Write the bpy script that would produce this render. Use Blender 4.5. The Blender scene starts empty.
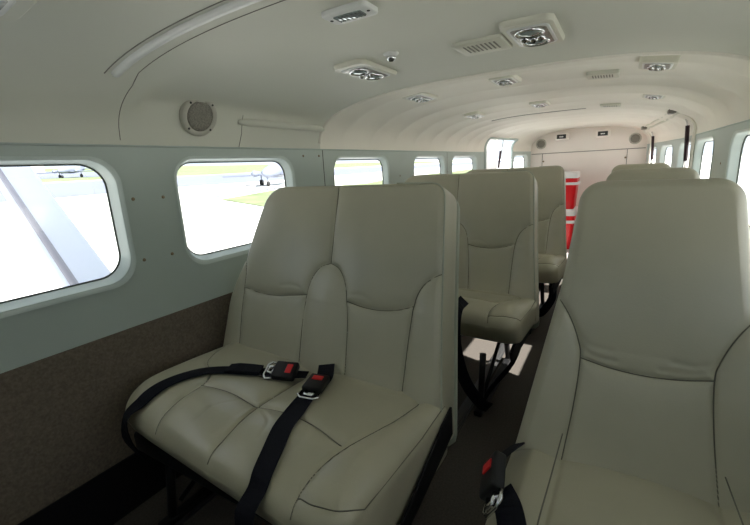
import bpy, bmesh, math, random
import numpy as np
from mathutils import Vector, Matrix
random.seed(4)
SC = bpy.context.scene
COL = SC.collection
EYE = 1.02            # eye height over the cabin floor
XC, HW = -0.435, 0.825  # cabin centre line and half width

# ------------------------------------------------------------------ materials
def mat(name, col, rough=0.5, metal=0.0, noise=0.0, nscale=8.0, bump=0.0, bscale=200.0, spec=0.5,
        stretch=None, emit=None, coat=0.0):
    m = bpy.data.materials.new(name); m.use_nodes = True
    nt = m.node_tree; b = nt.nodes['Principled BSDF']
    b.inputs['Base Color'].default_value = (*col, 1)
    b.inputs['Roughness'].default_value = rough
    b.inputs['Metallic'].default_value = metal
    b.inputs['Specular IOR Level'].default_value = spec
    b.inputs['Coat Weight'].default_value = coat
    tc = nt.nodes.new('ShaderNodeTexCoord')
    if noise > 0:
        n = nt.nodes.new('ShaderNodeTexNoise'); n.inputs['Scale'].default_value = nscale
        n.inputs['Detail'].default_value = 5
        nt.links.new(tc.outputs['Object'], n.inputs['Vector'])
        r = nt.nodes.new('ShaderNodeValToRGB')
        r.color_ramp.elements[0].position = .3; r.color_ramp.elements[1].position = .7
        r.color_ramp.elements[0].color = (*[c*(1-noise) for c in col], 1)
        r.color_ramp.elements[1].color = (*[min(1, c*(1+noise)) for c in col], 1)
        nt.links.new(n.outputs['Fac'], r.inputs['Fac'])
        nt.links.new(r.outputs['Color'], b.inputs['Base Color'])
    if bump > 0:
        n2 = nt.nodes.new('ShaderNodeTexNoise'); n2.inputs['Scale'].default_value = bscale
        n2.inputs['Detail'].default_value = 3
        nt.links.new(tc.outputs['Object'], n2.inputs['Vector'])
        bp = nt.nodes.new('ShaderNodeBump'); bp.inputs['Strength'].default_value = bump
        bp.inputs['Distance'].default_value = 0.002
        nt.links.new(n2.outputs['Fac'], bp.inputs['Height'])
        nt.links.new(bp.outputs['Normal'], b.inputs['Normal'])
    return m

M = {}
M['leather'] = mat('leather', (0.45, 0.43, 0.33), 0.31, noise=.05, nscale=6, bump=.12, bscale=300, spec=.5)
M['cushion'] = mat('cushion_leather', (0.43, 0.405, 0.295), 0.32, noise=.05, nscale=6, bump=.12, bscale=300, spec=.5)
M['seamleather'] = mat('seam_leather', (0.13, 0.125, 0.095), 0.6)
M['cover'] = mat('seat_cover', (0.38, 0.41, 0.33), 0.35, noise=.04, nscale=6, bump=.2, bscale=260)
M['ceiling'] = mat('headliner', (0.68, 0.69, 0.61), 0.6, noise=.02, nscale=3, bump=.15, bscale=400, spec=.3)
M['aftceil_lit'] = mat('aft_headliner_lit', (0.88, 0.85, 0.765), 0.6, noise=.02, nscale=3, bump=.1, bscale=400, spec=.3)  # paler and warmer: bounced sunlight at the rear is put into this colour
M['wall'] = mat('side_panel', (0.53, 0.605, 0.57), 0.5, noise=.02, nscale=4, bump=.12, bscale=500, spec=.35)
M['reveal'] = mat('window_surround', (0.66, 0.74, 0.71), 0.35, spec=.4)
M['carpet_wall'] = mat('wall_carpet', (0.20, 0.165, 0.13), 0.95, noise=.22, nscale=140, bump=.8, bscale=300, spec=.1)
M['carpet'] = mat('floor_carpet', (0.085, 0.075, 0.066), 0.97, noise=.2, nscale=160, bump=.8, bscale=320, spec=.1)
M['cargo_bounce_floor'] = mat('cargo_bounce_vinyl', (0.62, 0.60, 0.56), 0.55, noise=.05, nscale=10)  # pale so that the rear floor throws sunlight back up
M['black'] = mat('black_plastic', (0.009, 0.009, 0.010), 0.5, noise=.1, nscale=20, spec=.3)
M['webbing'] = mat('belt_webbing', (0.008, 0.0085, 0.013), 0.85, spec=.15, bump=.6, bscale=500, noise=.15, nscale=100)
M['red'] = mat('red_button', (0.65, 0.015, 0.02), 0.35)
M['chrome'] = mat('chrome', (0.75, 0.76, 0.78), 0.15, 1.0)
M['metal'] = mat('rail_metal', (0.10, 0.10, 0.10), 0.45, .7)
M['housing'] = mat('light_housing', (0.66, 0.66, 0.56), 0.4)
M['bezel'] = mat('bezel', (0.72, 0.74, 0.72), 0.3, noise=.02)
M['lens'] = mat('lamp_lens', (0.35, 0.42, 0.42), 0.12, .5)
M['reflector'] = mat('reflector', (0.30, 0.30, 0.28), 0.3, .85, noise=.5, nscale=90)
M['dark'] = mat('dark_recess', (0.03, 0.032, 0.03), 0.5)
M['seamd'] = mat('seam_line', (0.22, 0.215, 0.19), 0.8)
M['gasket'] = mat('gasket', (0.06, 0.075, 0.065), 0.6)
M['grille'] = mat('speaker_mesh', (0.23, 0.22, 0.19), 0.6, noise=.4, nscale=300)
M['gring'] = mat('speaker_ring', (0.50, 0.49, 0.43), 0.45)
M['screw'] = mat('screw_brass', (0.28, 0.22, 0.14), 0.4, .6)
M['cool_red'] = mat('cooler_red', (0.72, 0.012, 0.018), 0.35, noise=.04)
M['cool_white'] = mat('cooler_white', (0.85, 0.83, 0.82), 0.4)
M['sticker'] = mat('sticker_blue', (0.12, 0.35, 0.8), 0.4)
M['bulk_lit'] = mat('bulkhead_panel_lit', (0.86, 0.81, 0.755), 0.5, noise=.015, nscale=3)  # warm bounce light of the rear is painted into this tone too
M['paint'] = mat('aircraft_paint', (0.72, 0.76, 0.86), 0.35, noise=.01)
M['paint_grey'] = mat('aircraft_grey', (0.30, 0.29, 0.33), 0.4)
M['gas'] = mat('strut_body', (0.035, 0.012, 0.018), 0.35)
M['concrete'] = mat('apron_concrete', (0.62, 0.61, 0.59), 0.9, noise=.06, nscale=.15)
M['asphalt'] = mat('asphalt', (0.125, 0.14, 0.185), 0.9, noise=.05, nscale=.1)
M['grass'] = mat('grass', (0.13, 0.165, 0.075), 0.95, noise=.25, nscale=.6)
M['hangar'] = mat('hangar_sheet', (0.55, 0.5, 0.47), 0.6, noise=.03)
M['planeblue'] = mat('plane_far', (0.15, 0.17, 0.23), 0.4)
g = bpy.data.materials.new('window_acrylic'); g.use_nodes = True
nt = g.node_tree; nt.nodes.clear()
o_ = nt.nodes.new('ShaderNodeOutputMaterial'); mx = nt.nodes.new('ShaderNodeMixShader'); mx.inputs[0].default_value = .05
tr = nt.nodes.new('ShaderNodeBsdfTransparent'); tr.inputs[0].default_value = (.96, .98, .98, 1)
gl = nt.nodes.new('ShaderNodeBsdfGlossy'); gl.inputs['Roughness'].default_value = .02
nt.links.new(tr.outputs[0], mx.inputs[1]); nt.links.new(gl.outputs[0], mx.inputs[2]); nt.links.new(mx.outputs[0], o_.inputs[0])
M['pane'] = g

# ------------------------------------------------------------------ helpers
def link(name, verts, faces, m, parent=None, smooth=True, loc=None):
    me = bpy.data.meshes.new(name)
    me.from_pydata([tuple(map(float, v)) for v in verts], [], faces)
    me.validate(); me.update()
    bm = bmesh.new(); bm.from_mesh(me); bmesh.ops.recalc_face_normals(bm, faces=bm.faces); bm.to_mesh(me); bm.free()
    if smooth:
        for p in me.polygons: p.use_smooth = True
    me.materials.append(M[m])
    o = bpy.data.objects.new(name, me); COL.objects.link(o)
    if parent: o.parent = parent
    if loc is not None: o.location = loc
    return o
def tag(o, label, cat, group=None):
    o['label'] = label; o['category'] = cat
    if group: o['group'] = group
    return o
def thing(name, label, cat, loc=(0, 0, 0), rot=(0, 0, 0), group=None):
    o = bpy.data.objects.new(name, None); COL.objects.link(o)
    o.location = loc; o.rotation_euler = rot; o.empty_display_size = .05
    return tag(o, label, cat, group)
def struct(o):
    o['kind'] = 'structure'; return o
class MB:
    def __init__(s): s.v = []; s.f = []
    def add(s, v, f):
        n = len(s.v); s.v += [tuple(p) for p in v]; s.f += [tuple(i+n for i in q) for q in f]; return s
    def box(s, x0, x1, y0, y1, z0, z1, bev=0.0):
        bm = bmesh.new(); bmesh.ops.create_cube(bm, size=1)
        for v in bm.verts:
            v.co = Vector((x0+(v.co.x+.5)*(x1-x0), y0+(v.co.y+.5)*(y1-y0), z0+(v.co.z+.5)*(z1-z0)))
        if bev > 0: bmesh.ops.bevel(bm, geom=bm.edges[:], offset=bev, segments=3, affect='EDGES', profile=.5)
        bm.verts.index_update()
        s.add([v.co.copy() for v in bm.verts], [[v.index for v in f.verts] for f in bm.faces]); bm.free(); return s
    def tube(s, pts, r, n=10, cap=True):
        pts = [Vector(p) for p in pts]; rings = []
        rr = r if isinstance(r, (list, tuple)) else [r]*len(pts)
        up = Vector((0, 0, 1))
        prev = None
        for i, p in enumerate(pts):
            t = (pts[min(i+1, len(pts)-1)]-pts[max(i-1, 0)]).normalized()
            if prev is None:
                a = up if abs(t.z) < .9 else Vector((1, 0, 0))
                u = t.cross(a).normalized()
            else:
                u = (prev - t*prev.dot(t)).normalized()
            prev = u; w = t.cross(u)
            rings.append([p+(u*math.cos(2*math.pi*k/n)+w*math.sin(2*math.pi*k/n))*rr[i] for k in range(n)])
        v = [q for rg in rings for q in rg]; f = []
        for i in range(len(rings)-1):
            for k in range(n):
                f.append((i*n+k, i*n+(k+1) % n, (i+1)*n+(k+1) % n, (i+1)*n+k))
        if cap:
            f.append(tuple(range(n-1, -1, -1))); f.append(tuple((len(rings)-1)*n+k for k in range(n)))
        return s.add(v, f)
    def lathe(s, c, axis, prof, n=28, cap=True):
        # prof: list of (radius, distance along the axis)
        c = Vector(c); axis = Vector(axis).normalized()
        a = Vector((0, 0, 1)) if abs(axis.z) < .9 else Vector((1, 0, 0))
        u = axis.cross(a).normalized(); w = axis.cross(u)
        v = []; f = []
        for r, d in prof:
            v += [c+axis*d+(u*math.cos(2*math.pi*k/n)+w*math.sin(2*math.pi*k/n))*r for k in range(n)]
        for i in range(len(prof)-1):
            for k in range(n):
                f.append((i*n+k, i*n+(k+1) % n, (i+1)*n+(k+1) % n, (i+1)*n+k))
        if cap:
            f.append(tuple(range(n-1, -1, -1))); f.append(tuple((len(prof)-1)*n+k for k in range(n)))
        return s.add(v, f)
    def build(s, name, m, parent=None, smooth=False, loc=None):
        return link(name, s.v, s.f, m, parent, smooth, loc)
def shade_angle(o, a=40):
    # auto-smooth by marking sharp edges
    me = o.data
    bm = bmesh.new(); bm.from_mesh(me)
    for e in bm.edges:
        if len(e.link_faces) == 2 and e.calc_face_angle(0) > math.radians(a): e.smooth = False
    for f in bm.faces: f.smooth = True
    bm.to_mesh(me); bm.free(); return o
def copy_tree(o, parent=None):
    c = o.copy(); COL.objects.link(c)
    if parent: c.parent = parent
    for ch in [k for k in bpy.data.objects if k.parent == o]: copy_tree(ch, c)
    return c
def catmull(pts, k=8):
    P = [np.array(p, float) for p in pts]; P = [2*P[0]-P[1]]+P+[2*P[-1]-P[-2]]; out = []
    for i in range(1, len(P)-2):
        for j in range(k):
            t = j/k
            out.append(.5*((2*P[i])+(-P[i-1]+P[i+1])*t+(2*P[i-1]-5*P[i]+4*P[i+1]-P[i+2])*t*t+(-P[i-1]+3*P[i]-3*P[i+1]+P[i+2])*t**3))
    out.append(P[-2]); return out
def roundpoly(corners, seg=10):
    # corners: (x, y, r) counter-clockwise
    out = []; n = len(corners)
    for i in range(n):
        p = np.array(corners[i][:2], float); r = corners[i][2]
        a = np.array(corners[i-1][:2], float)-p; b = np.array(corners[(i+1) % n][:2], float)-p
        a /= np.linalg.norm(a); b /= np.linalg.norm(b)
        half = math.acos(max(-1, min(1, float(a@b))))/2
        d = r/math.tan(half); bis = (a+b)/np.linalg.norm(a+b); c = p+bis*r/math.sin(half)
        s = p+a*d-c; e = p+b*d-c
        a0 = math.atan2(s[1], s[0]); a1 = math.atan2(e[1], e[0]); da = (a1-a0+math.pi) % (2*math.pi)-math.pi
        for k in range(seg+1):
            t = a0+da*k/seg; out.append(c+r*np.array([math.cos(t), math.sin(t)]))
    return np.array(out)
def resample(poly, n):
    P = np.vstack([poly, poly[:1]]); d = np.r_[0, np.cumsum(np.linalg.norm(np.diff(P, axis=0), axis=1))]
    t = np.linspace(0, d[-1], n, endpoint=False)
    return np.c_[np.interp(t, d, P[:, 0]), np.interp(t, d, P[:, 1])]
def segdist(Q, line):
    L = np.array(line, float); best = np.full(len(Q), 9.)
    for a, b in zip(L[:-1], L[1:]):
        ab = b-a; t = np.clip(((Q-a)@ab)/max(ab@ab, 1e-12), 0, 1)
        best = np.minimum(best, np.linalg.norm(Q-(a+t[:, None]*ab), axis=1))
    return best

def pad(outline, T, r, detail, n=260, rings=64, rb=0.02):
    """upholstered pad: outline in the (a, b) plane, face at h=0, thickness T behind it, edge radius r"""
    B = resample(outline, n); c = B.mean(axis=0)
    V = []; F = []
    ks = 1-(1-np.linspace(0, 1, rings))**1.35
    Q = np.vstack([c+(B-c)*k for k in ks[1:]])
    d = segdist(Q, np.vstack([B, B[:1]]))
    d = np.where(np.arange(len(Q)) >= len(Q)-n, 0, d)
    dd = np.clip(d, 0, r)
    h = -(r-np.sqrt(np.maximum(0, r*r-(r-dd)**2)))
    fade = np.clip(d/(r*.9), 0, 1)
    h = h+detail(Q)*(.25+.75*fade)*(d > 1e-6)
    h0 = float(detail(c[None])[0])
    V.append((c[0], c[1], h0))
    V += [(q[0], q[1], z) for q, z in zip(Q, h)]
    m = rings-1
    for k in range(n): F.append((0, 1+k, 1+(k+1) % n))
    for i in range(m-1):
        for k in range(n):
            a = 1+i*n
            F.append((a+k, a+n+k, a+n+(k+1) % n, a+(k+1) % n))
    base = 1+(m-1)*n
    # side wall and back rounding
    hs = [(0, -r-(T-r-rb)*t) for t in (.25, .5, .75, 1)]+[(rb*(1-math.cos(t)), -(T-rb)-rb*math.sin(t)) for t in (.5, 1.1, math.pi/2)]
    nrm = np.roll(B, -1, 0)-np.roll(B, 1, 0); nrm = np.c_[nrm[:, 1], -nrm[:, 0]]; nrm /= np.linalg.norm(nrm, axis=1)[:, None]
    if ((B-c)*nrm).sum() < 0: nrm = -nrm
    for ins, hh in hs:
        st = len(V)
        V += [(p[0], p[1], hh) for p in (B-nrm*ins)]
        for k in range(n): F.append((base+k, st+k, st+(k+1) % n, base+(k+1) % n))
        base = st
    V.append((c[0], c[1], -T)); e = len(V)-1
    for k in range(n): F.append((base+k, e, base+(k+1) % n))
    return V, F

def seam_lines(outline, r, detail, lines, xf, parent, rad=.0013):
    B = resample(outline, 300)
    for L_ in lines:
        mb = MB()
        Q = np.array(L_, float)
        Q = resample_open(Q, max(8, int(np.linalg.norm(np.diff(Q, axis=0), axis=1).sum()/.006)))
        # keep the part inside the outline
        nB = np.roll(B, -1, 0)
        ins = np.array([(((B[:, 1] > q[1]) != (nB[:, 1] > q[1])) & (q[0] < (nB[:, 0]-B[:, 0])*(q[1]-B[:, 1])/(nB[:, 1]-B[:, 1]+1e-12)+B[:, 0])).sum() % 2 == 1 for q in Q])
        Q = Q[ins]
        if len(Q) < 3: continue
        d = segdist(Q, np.vstack([B, B[:1]])); Q = Q[d > .0035]; d = d[d > .0035]
        dd = np.clip(d, 0, r); h = -(r-np.sqrt(np.maximum(0, r*r-(r-dd)**2)))
        h = h+detail(Q)*(.25+.75*np.clip(d/(r*.9), 0, 1))
        mb.tube([xf(q[0], q[1], z+.0012) for q, z in zip(Q, h)], rad, 6)
        mb.build('seam_piping', 'seamleather', parent, True)
def resample_open(P, n):
    d = np.r_[0, np.cumsum(np.linalg.norm(np.diff(P, axis=0), axis=1))]; t = np.linspace(0, d[-1], n)
    return np.c_[np.interp(t, d, P[:, 0]), np.interp(t, d, P[:, 1])]
def seam_detail(seams, g=.009, w=.0055, g2=.012, w2=.04, extra=None, fine=()):
    def f(Q):
        h = np.zeros(len(Q)); D = np.full(len(Q), 9.)
        for s in seams: D = np.minimum(D, segdist(Q, s))
        h -= g*np.exp(-(D/w)**2)+g2*np.exp(-(D/w2))
        for s, gg in fine: h -= gg*np.exp(-(segdist(Q, s)/.006)**2)
        if extra: h += extra(Q)
        return h
    return f

# ------------------------------------------------------------------ cabin shell
YT = 4.0
def hw(y): return HW-max(0, y-YT)/1.6*.205
def xc(y): return XC+max(0, y-YT)/1.6*.05
def wx(side, y): return xc(y)+side*hw(y)
def prof(th, y):
    """inner lining section; th from -pi/2 (left trim line) to pi/2"""
    s = math.sin(th); a = abs(s)
    front = y <= 1.60001
    H, n, m = (.22, 2.8, .35) if front else (.245, 3.0, .35)
    if y > 4: H -= (y-4)/1.6*.010
    z = .10+H*max(0, 1-a**n)**m
    x = xc(y)+s*hw(y)
    # inward unit direction
    cx, cz = xc(y)-x, .0-z; L = math.hypot(cx, cz)
    off = 0
    w = min(1, (1-a)*14)
    if not front:
        rid = (1-abs(math.sin(math.pi*(y-1.79)/.29)))**1.6
        sh = .25+.75*max(0, min(1, (a-.25)/.5))
        off += .034*rid*w*sh*(1 if y < 4.1 else .4)
    elif .70 < y < 1.60:
        e = min(1, (y-.70)/.05)*min(1, (1.6-y)/.12)
        e = e*e*(3-2*e)
        bl = math.exp(-((a-.93)/.10)**2)
        off -= .030*e*bl*w
    return Vector((x+cx/L*off, y, EYE+z+cz/L*off))
def prof_n(th, y):
    a = prof(th-.01, y); b = prof(th+.01, y); t = (b-a).normalized()
    n = Vector((t.z, 0, -t.x))
    return n if n.z < 0 or abs(th) > 1.2 and n.x*(-math.sin(th)) > 0 else -n
def th_of(x, y): return math.asin(max(-.9999, min(.9999, (x-xc(y))/hw(y))))
NT = 72
def tgrid(i):  # finer steps near the trim
    t = i/NT*2-1
    return math.copysign(1, t)*(1-(1-abs(t))**1.25)*math.pi/2 if t else 0.0
DOOR = (4.26, 4.97)
def shell(name, ys, m, hole=None):
    V = []; F = []
    for y in ys:
        for i in range(NT+1): V.append(prof(tgrid(i), y))
    for j in range(len(ys)-1):
        for i in range(NT):
            if hole and hole(.5*(ys[j]+ys[j+1]), tgrid(i+.5)): continue
            a = j*(NT+1)+i
            F.append((a, a+1, a+NT+2, a+NT+1))
    return struct(link(name, V, F, m))
ys1 = sorted(set([-.9, -.5, 0, .3, .5, .6]+[round(.68+.02*i, 3) for i in range(47)]))
ys1 = [y for y in ys1 if y <= 1.6]
if ys1[-1] < 1.6: ys1.append(1.6)
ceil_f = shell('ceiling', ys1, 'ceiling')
ys2 = [1.601+.0145*i for i in range(300)]
ys2 = [y for y in ys2 if y < 5.6]+[5.6]
ys2 = sorted(ys2+[DOOR[0], DOOR[1]])
DTOP = th_of(xc(4.5)-hw(4.5)*.93, 4.5)
ceil_a = shell('ceiling', ys2, 'aftceil_lit', hole=lambda y, t: DOOR[0] < y < DOOR[1] and t < DTOP)
# the step between the two headliner sections
V = []; F = []
for i in range(NT+1):
    V.append(prof(tgrid(i), 1.6)); V.append(prof(tgrid(i), 1.601))
for i in range(NT): F.append((2*i, 2*i+2, 2*i+3, 2*i+1))
stp = struct(link('trim_1', V, F, 'aftceil_lit'))
mb = MB(); mb.tube([prof(tgrid(i), 1.6)+Vector((0, -.004, 0)) for i in range(2, NT-1)], .009, 8)
o = mb.build('bead', 'aftceil_lit', stp, True)

def rrect(y0, y1, z0, z1, r, seg=9):
    return [tuple(p) for p in roundpoly([(y0, z0, r), (y1, z0, r), (y1, z1, r), (y0, z1, r)], seg)]
ZT, ZB = EYE+.10, EYE-.442    # trim line, top of the wall carpet
WIN = {-1: [(.045, .635), (.825, 1.385), (1.70, 2.27), (2.65, 3.24), (3.42, 4.08), (5.04, 5.48)],
       1: [(.045, .635), (.825, 1.385), (1.70, 2.27), (2.65, 3.24), (3.42, 4.05), (4.28, 4.78), (5.0, 5.42)]}
WZ0, WZ1 = EYE-.295, EYE+.062
wall = {}
for side, nm in ((-1, 'left'), (1, 'right')):
    V = []; F = []
    wins = WIN[side]; cuts = [-.9]
    for a, b in zip(wins[:-1], wins[1:]):
        if side == -1 and a[0] < 4.26 < b[0]:
            cuts += [DOOR[0], DOOR[1]]
        else: cuts.append(.5*(a[1]+b[0]))
    cuts.append(5.6)
    def quad(p):
        n = len(V); V.extend(p); F.append((n, n+1, n+2, n+3))
    for c0, c1 in zip(cuts[:-1], cuts[1:]):
        w = [q for q in wins if c0 < q[0] < c1]
        if not w: continue      # the door opening
        y0, y1 = w[0]
        R = rrect(y0, y1, WZ0, WZ1, .075, 9)
        n = len(R); cy, cz = .5*(y0+y1), .5*(WZ0+WZ1)
        st = len(V)
        O = []
        per = 10
        cor = [(c0, ZB), (c1, ZB), (c1, ZT), (c0, ZT)]
        for i, p in enumerate(R):
            q = i//per; k = i % per
            C = cor[q]
            # spread the corner's points along both outer edges
            nx, px_ = cor[(q+1) % 4], cor[q-1]
            t = (k-(per-1)/2)/((per-1)/2)
            if k in (4, 5) or abs(t) < .2: O.append(C)
            elif t < 0:
                a = R[q*per]; tgt = (a[0] if q % 2 == 1 and False else None)
                e = (C[0], a[1]) if C[0] == px_[0] else (a[0], C[1])
                O.append((C[0]+(e[0]-C[0])*-t, C[1]+(e[1]-C[1])*-t))
            else:
                a = R[q*per+per-1]
                e = (C[0], a[1]) if C[0] == nx[0] else (a[0], C[1])
                O.append((C[0]+(e[0]-C[0])*t, C[1]+(e[1]-C[1])*t))
        for p in R: V.append((wx(side, p[0]), p[0], p[1]))
        for p in O: V.append((wx(side, p[0]), p[0], p[1]))
        for i in range(n): F.append((st+i, st+(i+1) % n, st+n+(i+1) % n, st+n+i))
    wl = struct(link('wall_'+nm, V, F, 'wall', smooth=False)); wall[side] = wl
    # windows
    for wi, (y0, y1) in enumerate(wins):
        V = []; F = []
        W = [(0.0, -.012, .080), (.0015, -.006, .078), (.004, -.001, .076), (.009, .002, .075), (.028, .009, .070), (.036, .014, .068), (.041, .014, .068)]
        n = 40
        for dx, ins, r in W:
            for p in rrect(y0+ins, y1-ins, WZ0+ins*1.1, WZ1-ins*.75, r, 9):
                V.append((wx(side, p[0])+side*(dx-.004), p[0], p[1]))
        for i in range(len(W)-1):
            for k in range(n):
                F.append((i*n+k, i*n+(k+1) % n, (i+1)*n+(k+1) % n, (i+1)*n+k))
        fr = struct(link('window_%d' % (wi+1+(10 if side > 0 else 0)), V, F, 'reveal'))
        P = rrect(y0+.014, y1-.014, WZ0+.0155, WZ1-.0105, .068, 9)
        link('pane', [(wx(side, p[0])+side*.038, p[0], p[1]) for p in P], [tuple(range(len(P)))], 'pane', fr, smooth=False)
        mb = MB(); mb.tube([(wx(side, p[0])+side*.034, p[0], p[1]) for p in P+P[:2]], .0035, 6, False); mb.build('gasket', 'gasket', fr, True)
    # carpeted lower wall and black kick panel
    mb = MB(); V = []; F = []
    segs = [(-.9, DOOR[0]), (DOOR[1], 5.6)] if side < 0 else [(-.9, 5.6)]
    for a, b in segs:
        ysq = [a]+([4.0] if a < 4 < b else [])+[b]
        for p, q in zip(ysq[:-1], ysq[1:]):
            n = len(V); xi = -side*.006
            V += [(wx(side, p)+xi, p, EYE-.84), (wx(side, q)+xi, q, EYE-.84), (wx(side, q)+xi, q, ZB), (wx(side, p)+xi, p, ZB)]
            F.append((n, n+1, n+2, n+3))
            V += [(wx(side, p), p, ZB), (wx(side, q), q, ZB)]; F.append((n+3, n+2, n+5, n+4))
    cw = link('lower_carpet', V, F, 'carpet_wall', wl, smooth=False)
    V = []; F = []
    for a, b in segs:
        ysq = [a]+([4.0] if a < 4 < b else [])+[b]
        for p, q in zip(ysq[:-1], ysq[1:]):
            n = len(V); xi = -side*.012
            V += [(wx(side, p)+xi, p, 0), (wx(side, q)+xi, q, 0), (wx(side, q)+xi, q, EYE-.84), (wx(side, p)+xi, p, EYE-.84)]
            F.append((n, n+1, n+2, n+3)); V += [(wx(side, p), p, EYE-.84), (wx(side, q), q, EYE-.84)]; F.append((n+3, n+2, n+5, n+4))
    struct(link('baseboard_'+nm, V, F, 'black', smooth=False))
    # trim moulding along the trim line
    mb = MB()
    for a, b in segs:
        ysq = [a]+([4.0] if a < 4 < b else [])+[b]
        mb.tube([(wx(side, y)-side*.001, y, ZT) for y in ysq], .0035, 6)
    tm = struct(mb.build('trim_2' if side < 0 else 'trim_3', 'wall', None, True))
    # screws
    scr = [(.673, -.055), (.768, -.057), (.672, -.244), (.766, -.244), (1.47, -.0+.07), (1.585, .07), (2.43, -.06), (3.30, -.06), (2.43, -.22), (3.30, -.22)]
    for k, (y, z) in enumerate(scr):
        mb = MB(); mb.lathe((wx(side, y), y, EYE+z), (-side, 0, 0), [(.0055, 0), (.005, .0015), (.002, .002)], 10)
        mb.build('screw', 'screw', wl, True)
    # panel seams in the wall
    for y, z0, z1 in ((1.615, -.44, .10), (3.30, -.44, .10)):
        mb = MB(); mb.box(wx(side, y)-.0008, wx(side, y)+.0008, y-.0022, y+.0022, EYE+z0, EYE+z1); mb.build('panel_gap', 'gasket' if y < 2 else 'seamd', wl)

# floor, bulkhead, forward closure
xa, xb = wx(-1, 5.6), wx(1, 5.6)
fl = MB(); fl.add([(wx(-1, 0), -.9, 0), (wx(1, 0), -.9, 0), (wx(1, 0), 4, 0), (xb, 5.6, 0), (xa, 5.6, 0), (wx(-1, 0), 4, 0),
                   (wx(-1, 0), -.9, -.05), (wx(1, 0), -.9, -.05), (wx(1, 0), 4, -.05), (xb, 5.6, -.05), (xa, 5.6, -.05), (wx(-1, 0), 4, -.05)],
                  [(0, 1, 2, 3, 4, 5), (6, 11, 10, 9, 8, 7), (0, 6, 7, 1), (1, 7, 8, 2), (2, 8, 9, 3), (3, 9, 10, 4), (4, 10, 11, 5), (5, 11, 6, 0)])
struct(fl.build('floor', 'carpet'))
cf = MB(); cf.add([(wx(-1, 0)+.02, 3.95, .004), (wx(1, 0)-.02, 3.95, .004), (xb-.02, 5.58, .004), (xa+.02, 5.58, .004)], [(0, 1, 2, 3)])  # pale sheet added over the rear floor to bounce light upward
struct(cf.build('floor', 'cargo_bounce_floor'))
V = [(xa, 5.6, 0)]+[tuple(prof(tgrid(i), 5.6)) for i in range(NT+1)]+[(xb, 5.6, 0)]
V2 = V+[(x, 5.63, z) for x, y, z in V]; n = len(V)
wb = struct(link('wall_aft', V2, [tuple(range(n)), tuple(range(2*n-1, n-1, -1))]+[(i, (i+1) % n, n+(i+1) % n, n+i) for i in range(n)], 'bulk_lit', smooth=False))
mb = MB()
mb.box(xa+.01, xb-.01, 5.594, 5.599, EYE+.062, EYE+.070)
mb.build('panel_gap', 'seamd', wb)
for x in (-.865, .05):
    mb = MB(); mb.box(x-.003, x+.003, 5.594, 5.599, .1, EYE+.062); mb.build('panel_gap', 'seamd', wb)
for x in (-.85, .035, -.84, .03):
    mb = MB(); mb.lathe((x, 5.598, EYE-.03 if x in (-.85, .035) else EYE-.45), (0, -1, 0), [(.011, 0), (.009, .004)], 10); mb.build('screw', 'screw', wb, True)
mb = MB(); mb.box(wx(-1, 0), wx(1, 0), -.93, -.9, 0, 1.14)  # unseen wall, made tall to hold back light from the cockpit end
struct(mb.build('wall_front_light_block', 'wall'))
# windscreen posts stand in the open front
mb = MB()
for x in (XC,): mb.tube([(x, -.91, 1.14), (x, -.91, EYE+.349)], .02, 8)
mb.tube([tuple(prof(tgrid(i), -.9)) for i in range(NT+1)], .02, 8)
struct(mb.build('trim_4', 'wall', None, True))

# roof bow strip, headliner seams, padded roll
def arch(y, s0, s1, n=40, inset=0.0, dy=0.0):
    t0, t1 = th_of(s0, y), th_of(s1, y); out = []
    for i in range(n+1):
        t = t0+(t1-t0)*i/n; yy = y+dy*math.sin(math.pi*i/n)
        out.append(prof(t, yy)+prof_n(t, yy)*inset)
    return out
def archstrip(name, pts, hw_, h, m, parent):
    V = []; F = []; n = len(pts)
    sec = [(-hw_, 0), (-hw_*.8, h*.8), (-hw_*.4, h), (hw_*.4, h), (hw_*.8, h*.8), (hw_, 0)]
    for p in pts:
        t = th_of(p.x, p.y); nn = prof_n(t, p.y)
        for a, b in sec: V.append(p+Vector((0, a, 0))+nn*b)
    k = len(sec)
    for i in range(n-1):
        for j in range(k-1): F.append((i*k+j, i*k+j+1, (i+1)*k+j+1, (i+1)*k+j))
    F.append(tuple(range(k))); F.append(tuple((n-1)*k+j for j in range(k-1, -1, -1)))
    return link(name, V, F, m, parent)
bow = archstrip('trim_5', arch(.605, -1.108, -1.108+2*(1.108+XC), dy=.0), .010, .011, 'bezel', None); struct(bow)
archstrip('edge_gap', arch(.583, -1.115, -1.115+2*(1.115+XC), dy=.0), .0014, .0014, 'seamd', bow)  # thin dark line beside the strip
mb = MB(); mb.tube([prof(-math.pi/2+.02, .668)]+arch(.668, -1.255, -1.15, 8)+arch(.655, -1.09, .22), .0012, 6, False); mb.build('seam', 'seamd', ceil_f, True)
mb = MB(); mb.tube([(XC-HW+.002, 1.10, ZT+.002)]+arch(1.12, -1.255, -1.215, 6), .0012, 6, False); mb.build('seam', 'seamd', ceil_f, True)
mb = MB()
t_r = th_of(-1.236, 1.3)
rp = [prof(t_r, 1.10+.5*i/12)+Vector((.012, 0, 0))*min(1, i/2, (12-i)/1.0) for i in range(13)]
mb.tube(rp, [.008]+[.014]*11+[.010], 12)
struct(mb.build('trim_6', 'ceiling', None, True))
mb = MB(); mb.tube(arch(3.44, -.93, -.25, 24, inset=.0), .004, 6); mb.build('seam', 'seamd', ceil_a, True)

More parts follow.
